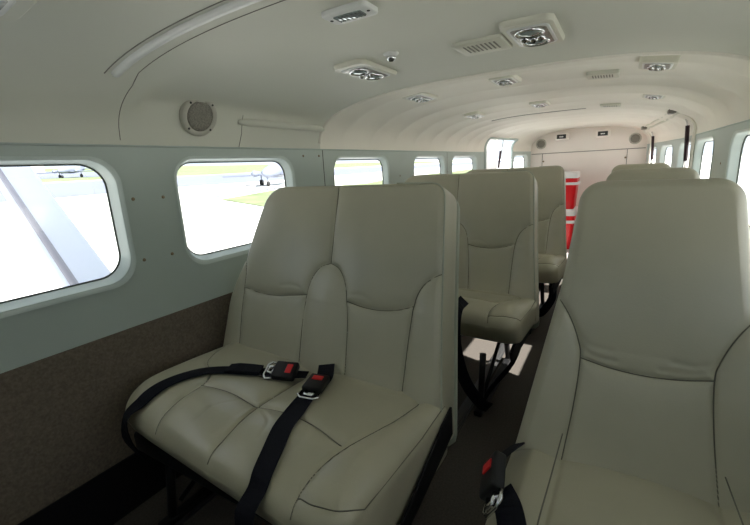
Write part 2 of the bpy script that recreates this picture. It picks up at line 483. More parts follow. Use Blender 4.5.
# ------------------------------------------------------------------ ceiling fittings
def frame_at(x, y, inset=0.0):
    """matrix on the lining: local X across, local Y aft, local Z out of the surface into the cabin"""
    t = th_of(x, y); n = prof_n(t, y); p = prof(t, y)+n*inset
    Y = Vector((0, 1, 0)); X = Y.cross(n).normalized()
    m = Matrix((X, Y, n)).transposed().to_4x4(); m.translation = p
    return m
def place(o, m): o.matrix_world = m; return o
def slab(outline, h0, h1, bev, m, name, parent, top_shift=(0, 0)):
    n = len(outline); V = []; F = []
    c = np.mean(outline, axis=0)
    lv = [(1.0, h0), (1.0, h1-bev), (.985, h1-bev*.4), (.95, h1)]
    for s, h in lv: V += [(*(c+(np.array(p)-c)*s), h) for p in outline]
    for i in range(len(lv)-1):
        for k in range(n): F.append((i*n+k, i*n+(k+1) % n, (i+1)*n+(k+1) % n, (i+1)*n+k))
    F.append(tuple((len(lv)-1)*n+k for k in range(n))); F.append(tuple(range(n-1, -1, -1)))
    o = link(name, V, F, m, parent); return shade_angle(o, 35)
def psu(x, y, w, l, label, group, lamps=2):
    t = thing('reading_light_panel', label, 'ceiling light', group=group)
    place(t, frame_at(x, y))
    O = roundpoly([(-w/2, -l/2, .022), (w/2, -l/2, .022), (w/2, l/2, .022), (-w/2, l/2, .022)], 6)
    slab(O, -.02, .013, .009, 'housing', 'housing', t)
    w2, l2 = w*.78, l*.78
    O = roundpoly([(-w2/2, -l2/2, .018), (w2/2, -l2/2, .018), (w2/2, l2/2, .018), (-w2/2, l2/2, .018)], 6)
    slab(O, .008, .0155, .002, 'bezel', 'bezel', t)
    O = roundpoly([(-w2*.43, -l2*.45, .014), (w2*.43, -l2*.45, .014), (w2*.43, l2*.45, .014), (-w2*.43, l2*.45, .014)], 6)
    slab(O, .012, .0162, .001, 'reflector', 'recess', t)
    r = min(w2*.36, l2*.205)
    for dy in (-l2*.25, l2*.25):
        mb = MB(); mb.lathe((0, dy, .016), (0, 0, 1), [(r, 0), (r, .003), (r*.90, .005), (r*.86, .002), (r*.7, .001)], 24, False)
        lp = mb.build('lamp', 'chrome', t, True)
        mb = MB(); mb.lathe((0, dy, .0155), (0, 0, 1), [(r*.8, 0), (r*.78, .003), (r*.5, .006), (r*.1, .0075)], 24); mb.build('lens', 'lens', lp, True)
    for dx, dy in ((-w2*.2, 0), (w2*.2, -.004), (0, .012)):
        mb = MB(); mb.lathe((dx, dy, .015), (0, 0, 1), [(.011, 0), (.010, .006), (.005, .011), (.004, .005)], 16); mb.build('air_nozzle', 'chrome', t, True)
    return t
G1 = 'reading light panels on the ceiling'
psu(-.737, 1.21, .115, .24, 'cream light panel with two lamps on the ceiling nearest the left speaker', G1)
psu(-.216, 1.175, .125, .235, 'largest cream light panel, beside the slotted vent on the front ceiling', G1)
psu(-.90, .24, .115, .25, 'cream light panel cut by the top left corner of the photo', G1)
psu(-.87, 1.92, .105, .23, 'cream light panel on left ceiling just behind the step in the headliner', G1)
psu(-.90, 2.89, .105, .23, 'farther cream light panel on the left of the rear ceiling', G1)
psu(-.453, 1.88, .11, .17, 'cream light panel on centre ceiling just behind the headliner step', G1)
psu(-.468, 2.84, .105, .19, 'small cream light panel farther back on the centre ceiling', G1)
psu(.104, 1.80, .115, .15, 'cream light panel on right ceiling right behind the headliner step', G1)
psu(.126, 2.80, .11, .17, 'farther cream light panel on the right of the rear ceiling', G1)
def vent(x, y, w, l, label, slots=8):
    t = thing('air_vent', label, 'vent', group='slotted ceiling vents'); place(t, frame_at(x, y))
    O = roundpoly([(-w/2, -l/2, .01), (w/2, -l/2, .01), (w/2, l/2, .01), (-w/2, l/2, .01)], 5)
    slab(O, -.01, .009, .003, 'housing', 'vent_plate', t)
    mb = MB()
    for k in range(slots):
        xx = -w*.30+k*w*.60/(slots-1); mb.box(xx-.0022, xx+.0022, -l*.30, l*.22, .0085, .0098)
    mb.build('slots', 'seamd', t)
    return t
vent(-.357, 1.215, .138, .135, 'slotted cream vent beside the largest light panel on the front ceiling')
vent(-.087, 2.05, .12, .12, 'slotted vent on the rear ceiling, nearer of two')
vent(-.083, 3.26, .12, .12, 'slotted vent on the rear ceiling, farther and fainter of two')
t = thing('dome_lamp', 'small oblong metal lamp with ribbed lens, topmost on the ceiling', 'ceiling light'); place(t, frame_at(-.508, .778))
O = roundpoly([(-.055, -.032, .012), (.055, -.032, .012), (.055, .032, .012), (-.055, .032, .012)], 5); slab(O, -.01, .010, .003, 'bezel', 'lamp_plate', t)
O = roundpoly([(-.034, -.016, .006), (.034, -.016, .006), (.034, .016, .006), (-.034, .016, .006)], 5); slab(O, .006, .012, .001, 'lens', 'lens', t)
mb = MB()
for k in range(7): mb.box(-.03+k*.01-.001, -.03+k*.01+.001, -.014, .014, .0118, .0128)
mb.build('ribs', 'dark', t)
for sx in (-1, 1):
    mb = MB(); mb.lathe((sx*.046, 0, .009), (0, 0, 1), [(.004, 0), (.0035, .002)], 10); mb.build('screw', 'dark', t, True)
t = thing('air_nozzle', 'small round chrome nozzle between the lamp and the light panel', 'air nozzle'); place(t, frame_at(-.594, 1.116))
mb = MB(); mb.lathe((0, 0, 0), (0, 0, 1), [(.023, -.004), (.023, .003), (.017, .007), (.015, .009)], 20); mb.build('nozzle_ring', 'bezel', t, True)
mb = MB(); mb.lathe((0, 0, .006), (0, 0, 1), [(.014, 0), (.0135, .009), (.008, .015), (.005, .009)], 20); mb.build('ball', 'chrome', t, True)

# ------------------------------------------------------------------ speakers
def speaker(label, M4, R):
    t = thing('ceiling_speaker', label, 'speaker', group='round cabin speakers'); place(t, M4)
    mb = MB(); mb.lathe((0, 0, 0), (0, 0, 1), [(R, -.02), (R, .003), (R*.97, .007), (R*.78, .009), (R*.74, .005)], 40, False); mb.build('ring', 'gring', t, True)
    mb = MB(); mb.lathe((0, 0, 0), (0, 0, 1), [(R*.77, -.01), (R*.76, .004), (R*.5, .0055), (R*.2, .006)], 40); mb.build('mesh_cover', 'grille', t, True)
    for k in range(4):
        a = math.radians(45+90*k)
        mb = MB(); mb.lathe((R*.87*math.cos(a), R*.87*math.sin(a), .007), (0, 0, 1), [(R*.06, 0), (R*.05, .003)], 10); mb.build('screw', 'dark', t, True)
    return t
pm = frame_at(-1.228, .925, .012)
speaker('round beige speaker on the left wall above the second window', pm, .067)
for x, z, lb in ((-.885, .185, 'far round speaker on the rear bulkhead, left one'), (.115, .175, 'far round speaker on the rear bulkhead, right one')):
    m4 = Matrix(((1, 0, 0, x), (0, 0, -1, 5.597), (0, 1, 0, EYE+z), (0, 0, 0, 1)))
    speaker(lb, m4, .062)
for x, lb in ((-.635, 'left white lamp box with dark opening on the rear bulkhead'), (-.205, 'right white lamp box with dark opening on the rear bulkhead')):
    t = thing('lamp_box', lb, 'lamp', (x, 5.47, EYE+.243), group='lamp boxes on the bulkhead')
    mb = MB(); mb.box(-.07, .07, -.05, .1, -.03, .045, .012); shade_angle(mb.build('housing', 'bulk_lit', t), 35)
    mb = MB(); mb.box(-.05, .05, -.054, -.049, -.018, .030, .001); mb.build('opening', 'dark', t)
    mb = MB(); mb.box(-.022, .022, -.058, -.053, -.004, .010, .002); mb.build('lens', 'chrome', t)

# ------------------------------------------------------------------ doors at the rear
dt = bpy.data.objects.new('door_1', None); COL.objects.link(dt); dt.location = (wx(-1, 4.5), 4.5, 0); struct(dt)
cpts = []
yA, yB = DOOR; tt = DTOP
L = lambda y, z: Vector((wx(-1, y)+.006, y, z))
left_up = [L(yA, z) for z in np.linspace(.15, ZT, 6)]
archA = [prof(-math.pi/2+(tt+math.pi/2)*k/8, yA+.0) for k in range(1, 9)]
archB = [prof(-math.pi/2+(tt+math.pi/2)*k/8, yB) for k in range(1, 9)]
pts = left_up+archA+[prof(tt, yA+.02+(yB-yA-.04)*k/6) for k in range(1, 6)]+archB[::-1]+[L(yB, z) for z in np.linspace(ZT, .15, 6)]
mb = MB(); mb.tube([p-Vector((wx(-1, 4.5)+0, 4.5, 0)) for p in pts], .014, 8); mb.build('door_frame', 'wall', dt, True)
mb = MB(); mb.box(-.05, .02, yA-4.5, yB-4.5, 0, .55); mb.build('lower_step_panel', 'wall', dt)
# upper half of the open door, swung up over the opening
mb = MB()
mb.add([(-.10, .47, 1.30), (-.10, .50, .6), (-.40, .50, .75), (-.40, .47, 1.36), (-.10, .50, 1.30), (-.10, .53, .6), (-.40, .53, .75), (-.40, .50, 1.36)],
       [(0, 1, 2, 3), (7, 6, 5, 4), (0, 4, 5, 1), (1, 5, 6, 2), (2, 6, 7, 3), (3, 7, 4, 0)])
mb.build('door_panel', 'bulk_lit', dt)
t = thing('gas_strut', 'thin dark strut hanging in the open left rear door', 'gas strut', (wx(-1, 4.5)+.05, 4.6, 0), group='door gas struts')
mb = MB(); mb.tube([(.02, 0, 1.27), (-.01, .0, 1.06)], .006, 8); mb.build('rod', 'chrome', t, True)
mb = MB(); mb.tube([(-.01, 0, 1.13), (-.03, .0, .95)], .012, 10); mb.build('cylinder', 'gas', t, True)
# cargo door on the right
dt = bpy.data.objects.new('door_2', None); COL.objects.link(dt); dt.location = (wx(1, 4.5), 4.5, 0); struct(dt)
base = Vector((wx(1, 4.5), 4.5, 0))
def rline(y):
    return [Vector((wx(1, y)-.01, y, z)) for z in np.linspace(.1, ZT, 6)]+[prof(math.pi/2-.47*k/10, y)+prof_n(math.pi/2-.47*k/10, y)*.006 for k in range(1, 11)]
for y in (3.27, 3.32, 5.3):
    mb = MB(); mb.tube([p-base for p in rline(y)], .008 if y > 3.3 else .005, 8); mb.build('door_frame', 'aftceil_lit', dt, True)
tq = math.pi/2-.47
mb = MB(); mb.tube([prof(tq, y)+prof_n(tq, y)*.006-base for y in np.linspace(3.32, 5.3, 12)], .010, 8); mb.build('door_header', 'housing', dt, True)
mb = MB(); mb.tube([prof(tq-.10, y)+prof_n(tq-.10, y)*.003-base for y in np.linspace(3.32, 5.3, 12)], .005, 6); mb.build('door_header', 'housing', dt, True)
for y in (3.42, 5.15):
    mb = MB(); p = prof(tq-.05, y)-base; mb.box(p.x-.04, p.x+.04, p.y-.05, p.y+.05, p.z-.02, p.z+.01, .006); mb.build('latch', 'grille', dt)
for y, lb in ((3.5, 'black gas strut standing at near edge of right rear door'), (5.1, 'black gas strut at far edge of right rear door')):
    x = wx(1, y)-.016
    t = thing('gas_strut', lb, 'gas strut', (x, y, 0), group='door gas struts')
    mb = MB(); mb.tube([(-.025, 0, EYE+.215), (0, 0, EYE+.13)], .005, 8); mb.build('rod', 'chrome', t, True)
    mb = MB(); mb.tube([(-.012, 0, EYE+.17), (.0, 0, EYE-.06)], .0125, 12); mb.build('cylinder', 'gas', t, True)
    mb = MB(); mb.tube([(0, 0, EYE-.06), (0.004, 0, EYE-.14)], .006, 8); mb.tube([(0.004, 0, EYE-.12), (.02, 0, EYE-.12)], .006, 8); mb.build('end_joint', 'bezel', t, True)

# ------------------------------------------------------------------ seats
LEAN = math.radians(19.5)
def mesh_from(vf, name, m, parent, xf):
    V, F = vf
    return link(name, [xf(*v) for v in V], F, m, parent)
def back_xf(a, b, h):   # a across, b up along the back, h out of the face towards the front
    cb, sb = math.cos(LEAN), math.sin(LEAN)
    return (a, (b-.41)*sb-h*cb, .41+(b-.41)*cb+h*sb)
def mir(line): return [(-x, y) for x, y in line]

# bench: local origin on the floor, under the bottom of the backrest face; width 0.84
def bench_parts(root):
    hwid = .42
    zb = .34
    O = roundpoly([(-.432, .30, .03), (.432, .30, .03), (.394, .62, .25), (.358, 1.010, .045), (-.303, 1.010, .085), (-.368, .76, .25), (-.427, .60, .2)], 14)
    # panel seams (a, b) : b measured along the back
    cs = [(-.002, 1.01), (.003, .90), (.008, .758)]
    cl = catmull([(.008, .758), (-.030, .742), (-.058, .70), (-.072, .64), (-.076, .55), (-.066, .37)], 8)
    cr = catmull([(.008, .758), (.045, .742), (.073, .70), (.086, .64), (.098, .55), (.110, .37)], 8)
    ro = catmull([(.40, .765), (.365, .75), (.330, .72), (.310, .67), (.302, .58), (.298, .37)], 8)
    lo = catmull([(-.38, .755), (-.366, .735), (-.354, .69), (-.350, .64), (-.348, .55), (-.335, .37)], 8)
    hr = catmull([(.085, .648), (.14, .638), (.20, .636), (.26, .645), (.310, .662)], 6)
    hl = catmull([(-.072, .650), (-.14, .640), (-.20, .632), (-.28, .632), (-.352, .645)], 6)
    fine = [(catmull([(.335, .66), (.30, .672), (.26, .668)], 5), .0015), (catmull([(-.10, .67), (-.14, .675), (-.18, .668)], 5), .0012),
            (catmull([(.10, .67), (.14, .672), (.17, .66)], 5), .0012)]
    def extra(Q):
        a, b = Q[:, 0], Q[:, 1]
        e = .012*np.exp(-((np.abs(a)-.36)/.05)**2)*(b < .74)*np.clip((.74-b)/.1, 0, 1)
        e += .010*np.exp(-(a/.06)**2)*np.clip((.74-b)/.1, 0, 1)
        e += -.010*np.exp(-((np.abs(a)-.21)/.12)**2)*np.clip((.66-b)/.2, 0, 1)
        e += .012*np.clip(1-((np.abs(a)-.21)/.24)**2, 0, 1)*np.clip(1-((b-.83)/.2)**2, 0, 1)
        return e
    det = seam_detail([cs, cl, cr, ro, lo, hr, hl], g=.004, w=.0045, g2=.007, w2=.016, extra=extra, fine=fine)
    bk = mesh_from(pad(O, .12, .018, det, 340, 96, .02), 'backrest', 'leather', root, back_xf)
    seam_lines(O, .018, det, [cs, cl, cr, ro, lo, hr, hl], back_xf, bk)
    # stitched rear cover with a hard edge
    O2 = roundpoly([(-.430, .28, .03), (.430, .28, .03), (.392, .62, .25), (.356, 1.005, .045), (-.301, 1.005, .085), (-.366, .76, .25), (-.425, .60, .2)], 12)
    cv = mesh_from(pad(O2, .035, .008, lambda Q: np.zeros(len(Q)), 160, 8, .012), 'rear_cover', 'cover', root, lambda a, b, h: back_xf(a, b, h-.116))
    mb = MB(); mb.tube([back_xf(q[0]*.9975, q[1]*.9988, -.0055) for q in resample(O, 200) if q[1] > .38 and q[0] > .2], .0022, 6); mb.build('edge_piping', 'cover', bk, True)
    # cushion: plan outline (x, y), y aft; top at .47
    C = roundpoly([(-.412, -.388, .115), (.41, -.44, .07), (.425, -.02, .04), (.425, .05, .03), (-.412, .05, .03)], 12)
    s0 = catmull([(.045, -.44), (.030, -.33), (.012, -.2), (.0, .05)], 8)
    sr = catmull([(.300, -.44), (.292, -.36), (.312, -.27), (.338, -.17), (.352, -.10), (.365, .05)], 8)
    sl = catmull([(-.16, -.44), (-.19, -.34), (-.20, -.24), (-.25, -.17), (-.33, -.12), (-.40, .05)], 8)
    lat = catmull([(.01, -.235), (.1, -.225), (.2, -.235), (.30, -.265)], 6)
    latl = catmull([(.01, -.235), (-.1, -.225), (-.205, -.24)], 6)
    def ex(Q):
        x, y = Q[:, 0], Q[:, 1]
        e = -.030*np.clip((-.25-y)/.19, 0, 1)**1.6
        e += .010*np.exp(-((np.abs(x)-.36)/.05)**2)
        e -= (.012+.028*np.clip((x+.42)/.84, 0, 1))*np.clip((y+.30)/.28, 0, 1)
        e += .010*np.clip(1-((np.abs(x)-.2)/.2)**2, 0, 1)*np.clip(1-((y+.2)/.25)**2, 0, 1)
        return e
    fine = [(catmull([(.05, -.25), (.1, -.28), (.12, -.33)], 5), .0015), (catmull([(.2, -.25), (.22, -.3), (.21, -.34)], 5), .0012),
            (catmull([(-.05, -.25), (-.08, -.3), (-.08, -.35)], 5), .0012)]
    stitch = catmull([(.296, -.40), (.34, -.405), (.385, -.39), (.412, -.34), (.418, -.25), (.418, -.1), (.418, .04)], 8)
    det2 = seam_detail([s0, sr, sl, lat, latl], g=.004, w=.0045, g2=.007, w2=.018, extra=ex, fine=fine+[(stitch, .003)])
    CH.append((C, det2))
    cu = mesh_from(pad(C, .20, .06, det2, 320, 84, .02), 'seat_cushion', 'cushion', root, cush_xf)
    seam_lines(C, .06, det2, [s0, sr, sl, lat, latl, stitch], cush_xf, cu)
    return bk, cu
CT = .452
CT1 = .382
def cush_xf(a, b, h):
    return (a, b+max(0, -h-.07)*.55*max(0, min(1, -b/.3)), CT+h)
def cush_xf1(a, b, h):
    p = cush_xf(a, b, h); return (p[0], p[1], p[2]+CT1-CT)
CH = []
def frame_parts(root, x0, x1, legs, yback=.06):
    for x in ((x1+.027, x0-.020) if x1 > .3 else ()):
        if x < 0: continue
        Y = [(.04, .40), (-.02, .385), (-.18, .322), (-.31, .272), (-.32, .25), (-.18, .268), (.0, .305), (.045, .318)]
        mb = MB(); V = [(x, a, b) for a, b in Y]+[(x+.006, a, b) for a, b in Y]; n = len(Y)
        mb.add(V, [tuple(range(n)), tuple(range(2*n-1, n-1, -1))]+[(i, (i+1) % n, n+(i+1) % n, n+i) for i in range(n)])
        mb.build('side_cover', 'black', root)
    mb = MB()
    mb.box(x0+.012, x1-.012, -.36, .10, .255, .315, .012)
    shade_angle(mb.build('seat_pan', 'black', root), 35)
    for x in (x0+.004, x1-.016):     # black side plates between cushion and back
        mb = MB()
        Y = [(-.30, .25), (.04, .24), (.11, .27), (.16, .50), (.10, .50), (.03, .36), (-.33, .30)]
        V = [(x, a, b) for a, b in Y]+[(x+.012, a, b) for a, b in Y]; n = len(Y)
        mb.add(V, [tuple(range(n)), tuple(range(2*n-1, n-1, -1))]+[(i, (i+1) % n, n+(i+1) % n, n+i) for i in range(n)])
        mb.build('side_plate', 'black', root)
    for x in legs:
        for ya, yb in ((-.30, -.33), (.06, .16)):
            mb = MB(); mb.tube([(x, ya, .26), (x, yb, .03)], .013, 10); mb.build('leg', 'black', root, True)
        mb = MB(); mb.box(x-.016, x+.016, -.37, .21, .011, .033, .004); mb.build('foot_bar', 'black', root)
        mb = MB(); mb.tube([(x, -.30, .06), (x, .05, .25)], .008, 8); mb.build('brace', 'black', root, True)
BY = .848      # y of the row 1 origin
root = thing('bench_seat', 'nearest olive grey leather double seat, two belts lying on its cushion', 'bench seat', (-.765, BY, 0), group='leather double seats on the left')
bench_parts(root); frame_parts(root, -.40, .40, (-.315, .275))
short = {}
def shorter(o):
    # the seats behind have shallower, thinner cushions
    if o.data and o.data.name not in short:
        me = o.data.copy(); short[o.data.name] = me
        for v in me.vertices:
            if o.name.startswith('seat_pan'): v.co.z += .065
            elif v.co.z < CT-.06: v.co.z = CT-.06-(CT-.06-v.co.z)*.62
            if v.co.y < 0: v.co.y *= .76
    o.data = short[o.data.name]
for (x, y), lb in (((-.700, BY+.95), 'middle olive grey leather double seat, behind the nearest one'),
                   ((-.675, BY+1.87), 'farthest leather double seat, in front of the red coolers')):
    c = copy_tree(root); c.location = (x, y, 0); c['label'] = lb
    for ch in list(c.children):
        if ch.name.startswith('side_cover'):
            bpy.data.objects.remove(ch); continue
        if ch.name.startswith(('seat_cushion', 'seat_pan')):
            shorter(ch)
            for g_ in ch.children: shorter(g_)

# single seat on the right
def single_parts(root):
    O = roundpoly([(-.247, .30, .03), (.247, .30, .03), (.206, .54, .25), (.168, .76, .3), (.143, 1.006, .05), (-.143, 1.006, .05), (-.168, .76, .3), (-.206, .54, .25)], 12)
    l = catmull([(-.19, .745), (-.164, .722), (-.140, .685), (-.122, .64), (-.115, .60), (-.120, .50), (-.134, .37)], 8)
    r_ = mir(l)
    h = catmull([(-.115, .603), (-.06, .592), (0, .588), (.06, .592), (.115, .603)], 6)
    fine = [(catmull([(.125, .625), (.08, .608), (.03, .605)], 5), .002), (catmull([(.13, .645), (.09, .624), (.05, .625)], 5), .0016), (catmull([(-.12, .63), (-.09, .612), (-.05, .608)], 5), .002),
            (catmull([(-.128, .66), (-.10, .635), (-.06, .628)], 5), .0012)]
    def extra(Q):
        a, b = Q[:, 0], Q[:, 1]
        e = .012*np.exp(-((np.abs(a)-.17)/.05)**2)*np.clip((.76-b)/.12, 0, 1)
        e += .012*np.clip(1-(a/.2)**2, 0, 1)*np.clip(1-((b-.83)/.2)**2, 0, 1)
        e -= .006*np.exp(-(a/.1)**2)*np.clip((.62-b)/.2, 0, 1)
        return e
    det = seam_detail([l, r_, h], g=.004, w=.0045, g2=.007, w2=.016, extra=extra, fine=fine)
    mesh_from(pad(O, .085, .026, det, 300, 96, .02), 'backrest', 'leather', root, back_xf)
    seam_lines(O, .026, det, [l, r_, h], back_xf, root.children[0])
    O2 = roundpoly([(-.243, .28, .03), (.243, .28, .03), (.203, .54, .25), (.165, .76, .3), (.140, 1.001, .05), (-.140, 1.001, .05), (-.165, .76, .3), (-.203, .54, .25)], 10)
    mesh_from(pad(O2, .035, .008, lambda Q: np.zeros(len(Q)), 140, 8, .012), 'rear_cover', 'cover', root, lambda a, b, h_: back_xf(a, b, h_-.080))
    C = roundpoly([(-.245, -.43, .09), (.245, -.43, .09), (.245, .05, .03), (-.245, .05, .03)], 12)
    s1 = catmull([(-.135, -.44), (-.142, -.30), (-.138, -.15), (-.134, -.012)], 8)
    lat = catmull([(-.13, -.235), (0, -.225), (.13, -.235)], 6)
    def ex(Q):
        x, y = Q[:, 0], Q[:, 1]
        e = -.030*np.clip((-.25-y)/.19, 0, 1)**1.6
        e += .010*np.exp(-((np.abs(x)-.18)/.04)**2)
        e += .010*np.clip(1-(x/.14)**2, 0, 1)*np.clip(1-((y+.2)/.25)**2, 0, 1)
        return e
    det2 = seam_detail([s1, mir(s1)], g=.004, w=.0045, g2=.007, w2=.016, extra=ex)
    CH.append((C, det2))
    cu = mesh_from(pad(C, .20, .06, det2, 280, 76, .02), 'seat_cushion', 'cushion', root, cush_xf1)
    seam_lines(C, .06, det2, [s1, mir(s1)], cush_xf, cu)
SX = .07
r1 = thing('single_seat', 'nearest leather single seat, at right, with a buckle on its aisle side', 'seat', (SX, BY, 0), group='leather single seats on the right')
single_parts(r1); frame_parts(r1, -.21, .21, (-.15, .15))
for (x, y), lb in (((SX+.03, BY+.80), 'middle leather single seat, only its top seen behind the nearest'),
                   ((SX+.03, BY+1.80), 'farthest leather single seat, a sliver of top beyond the middle one')):
    c = copy_tree(r1); c.location = (x, y, 0); c['label'] = lb

# seat rails on the floor
for x, lb in ((-1.08, 'dark seat rail on the floor under the window side of the benches'), (-.49, 'dark seat rail along the left edge of the aisle floor'),
              (-.08, 'dark seat rail along the right edge of the aisle floor'), (.22, 'dark seat rail on the floor by the right wall')):
    mb = MB(); mb.box(x-.014, x+.014, -.6, 4.0, 0, .010, .002)
    for s in (-1, 1): mb.box(x+s*.019-.004, x+s*.019+.004, -.6, 4.0, 0, .006)
    o = mb.build('seat_rail', 'metal'); tag(o, lb, 'seat rail', 'seat rails on the floor')

# ------------------------------------------------------------------ seat belts
def top_z(which, lx, ly):
    CT = (.452, CT1)[which]
    C, det = CH[which]
    q = np.array([[lx, ly]]); B = resample(C, 320); d = float(segdist(q, np.vstack([B, B[:1]]))[0])
    r = .06; dd = min(d, r); h = -(r-math.sqrt(max(0, r*r-(r-dd)**2)))
    sm = [float(det(np.array([[lx+i*.012, ly+j*.012]]))[0]) for i in (-1, 0, 1) for j in (-1, 0, 1)]
    return CT+h+max(sm)*(.25+.75*min(1, d/(r*.9)))
def ribbon(path, nrms, width, th, closed=False):
    V = []; F = []; n = len(path)
    for i in range(n):
        p = Vector(path[i]); t = (Vector(path[min(i+1, n-1)])-Vector(path[max(i-1, 0)])).normalized()
        nn = Vector(nrms[i]); nn = (nn-t*nn.dot(t)).normalized(); s = t.cross(nn).normalized()
        for a, b in ((-.5, 0), (.5, 0), (.5, 1), (.48, 1.15), (-.48, 1.15), (-.5, 1)):
            V.append(p+s*width*a+nn*th*b)
    for i in range(n-1):
        for k in range(6): F.append((i*6+k, i*6+(k+1) % 6, (i+1)*6+(k+1) % 6, (i+1)*6+k))
    F.append((5, 4, 3, 2, 1, 0)); F.append(tuple((n-1)*6+k for k in range(6)))
    return V, F
def buckle(parent, p, d, n, s=1.0):
    """latch: p centre, d along the strap towards the tongue, n up"""
    d = Vector(d).normalized(); n = Vector(n); n = (n-d*n.dot(d)).normalized(); w = d.cross(n).normalized()
    m4 = Matrix((w, d, n)).transposed().to_4x4(); m4.translation = Vector(p)
    def put(mb, name, m, par, sm=False):
        o = mb.build(name, m, par, sm)
        o.data.transform(m4 if par is parent else Matrix()); return o
    mb = MB(); mb.box(-.028*s, .028*s, -.036*s, .030*s, -.002, .020*s, .006*s); b = put(mb, 'buckle', 'black', parent); shade_angle(b, 35)
    mb = MB(); mb.box(-.015*s, .015*s, -.024*s, -.007*s, .017*s, .0225*s, .002*s); mb.v = [tuple(m4@Vector(v)) for v in mb.v]; mb.build('release_button', 'red', b)
    mb = MB()
    mb.tube([(-.026*s, .030*s, .006), (-.030*s, .046*s, .007), (-.018*s, .055*s, .007), (.018*s, .055*s, .007), (.030*s, .046*s, .007), (.026*s, .030*s, .006)], .0035*s, 8)
    mb.tube([(-.012*s, .028*s, .009), (-.010*s, .046*s, .011), (.010*s, .046*s, .011), (.012*s, .028*s, .009)], .004*s, 8)
    mb.box(-.013*s, .013*s, .027*s, .040*s, .003, .009)
    mb.v = [tuple(m4@Vector(v)) for v in mb.v]; mb.build('latch_plate', 'chrome', b, True)
    return b
def on_bench(pts, which, ox, oy, lift=.002):
    out = []; nr = []
    for x, y, dz in pts:
        z = top_z(which, x-ox, y-oy)
        e = .01
        zx = top_z(which, x-ox+e, y-oy)-z; zy = top_z(which, x-ox, y-oy+e)-z
        out.append((x, y, z+lift+dz)); nr.append(Vector((-zx/e, -zy/e, 1)).normalized())
    return out, nr
def smooth_path(P, N, k=4):
    P = catmull(P, k); N = catmull(N, k); return [Vector(p) for p in P], [Vector(p).normalized() for p in N]
OX, OY = -.765, BY
FB = (0, -1, 0)
# belt to the window side
t = thing('seat_belt', 'black lap belt lying crosswise over the left cushion toward the window', 'seat belt', (-.95, .70, CT), group='black lap belts')
P, N = on_bench([(-.735, .79, .012), (-.79, .762, .010), (-.84, .745, .006), (-.90, .715, .003), (-.96, .69, .003), (-1.01, .655, .003), (-1.035, .60, .003), (-1.045, .55, .003), (-1.045, .51, .003), (-1.045, .48, .004)], 0, OX, OY)
P += [(-1.052, .442, .425), (-1.056, .435, .36), (-1.058, .46, .29)]; N += [Vector((-.3, -.8, .4)), Vector(FB), Vector(FB)]
loc = Vector(t.location)
P, N = smooth_path(P, N)
V, F = ribbon([p-loc for p in P], N, .046, .0022); link('strap', V, F, 'webbing', t, smooth=False)
P2, N2 = on_bench([(-.865, .735, .008), (-.90, .717, .010), (-.93, .703, .010), (-.955, .692, .006)], 0, OX, OY)
V, F = ribbon([Vector(p)-loc for p in P2], N2, .050, .006); link('strap_fold', V, F, 'webbing', t, smooth=False)
buckle(t, Vector((-.795, .762, top_z(0, -.795-OX, .762-OY)+.014))-loc, (-1, -.36, .05), (0.05, -.35, 1), 1.05)
# belt over the aisle-side cushion
t = thing('seat_belt', 'black lap belt with red button draped down over the front of the near cushion', 'seat belt', (-.66, .55, CT), group='black lap belts')
P, N = on_bench([(-.705, .845, .03), (-.680, .80, .012), (-.665, .74, .004), (-.652, .68, .002), (-.632, .62, .002), (-.610, .56, .002), (-.582, .50, .003), (-.566, .455, .003), (-.560, .43, .004)], 0, OX, OY)
P += [(-.556, .392, .40), (-.554, .388, .345), (-.552, .41, .27), (-.550, .44, .2)]; N += [Vector((0, -1, .4))]+[Vector(FB)]*3
loc = Vector(t.location)
P, N = smooth_path(P, N)
V, F = ribbon([p-loc for p in P], N, .048, .0022); link('strap', V, F, 'webbing', t, smooth=False)
buckle(t, Vector((-.660, .738, top_z(0, -.660-OX, .738-OY)+.012))-loc, (.22, -1, -.10), (0.05, -.1, 1), 1.0)
# belt on the right seat
t = thing('seat_belt', 'black lap belt with chrome buckle on the nearest single seat', 'seat belt', (-.13, .60, CT1), group='black lap belts')
P, N = on_bench([(-.150, .66, .030), (-.128, .625, .018), (-.112, .59, .006), (-.098, .56, .003), (-.085, .53, .002), (-.070, .49, .002), (-.058, .46, .003), (-.052, .44, .004)], 1, SX, BY)
P += [(-.045, .395, .34), (-.04, .39, .26)]; N += [Vector((0, -1, .4)), Vector(FB)]
loc = Vector(t.location)
P, N = smooth_path(P, N)
V, F = ribbon([p-loc for p in P], N, .050, .0022); link('strap', V, F, 'webbing', t, smooth=False)
q_ = [Vector(p) for p in ((-.150, .83, CT1+.01), (-.158, .79, CT1+.022), (-.168, .745, CT1+.032), (-.170, .70, CT1+.038))]
V, F = ribbon([p-loc for p in q_], [Vector((-.6, 0, 1))]*4, .028, .003); link('anchor_strap', V, F, 'webbing', t, smooth=False)
V, F = ribbon([Vector(p)-loc+Vector((0, 0, .004)) for p in P[12:16]], N[12:16], .050, .006); link('strap_fold', V, F, 'webbing', t, smooth=False)
buckle(t, Vector((-.157, .665, CT1+.042))-loc, (.18, -1, -.30), (-.88, .10, .50), 1.15)
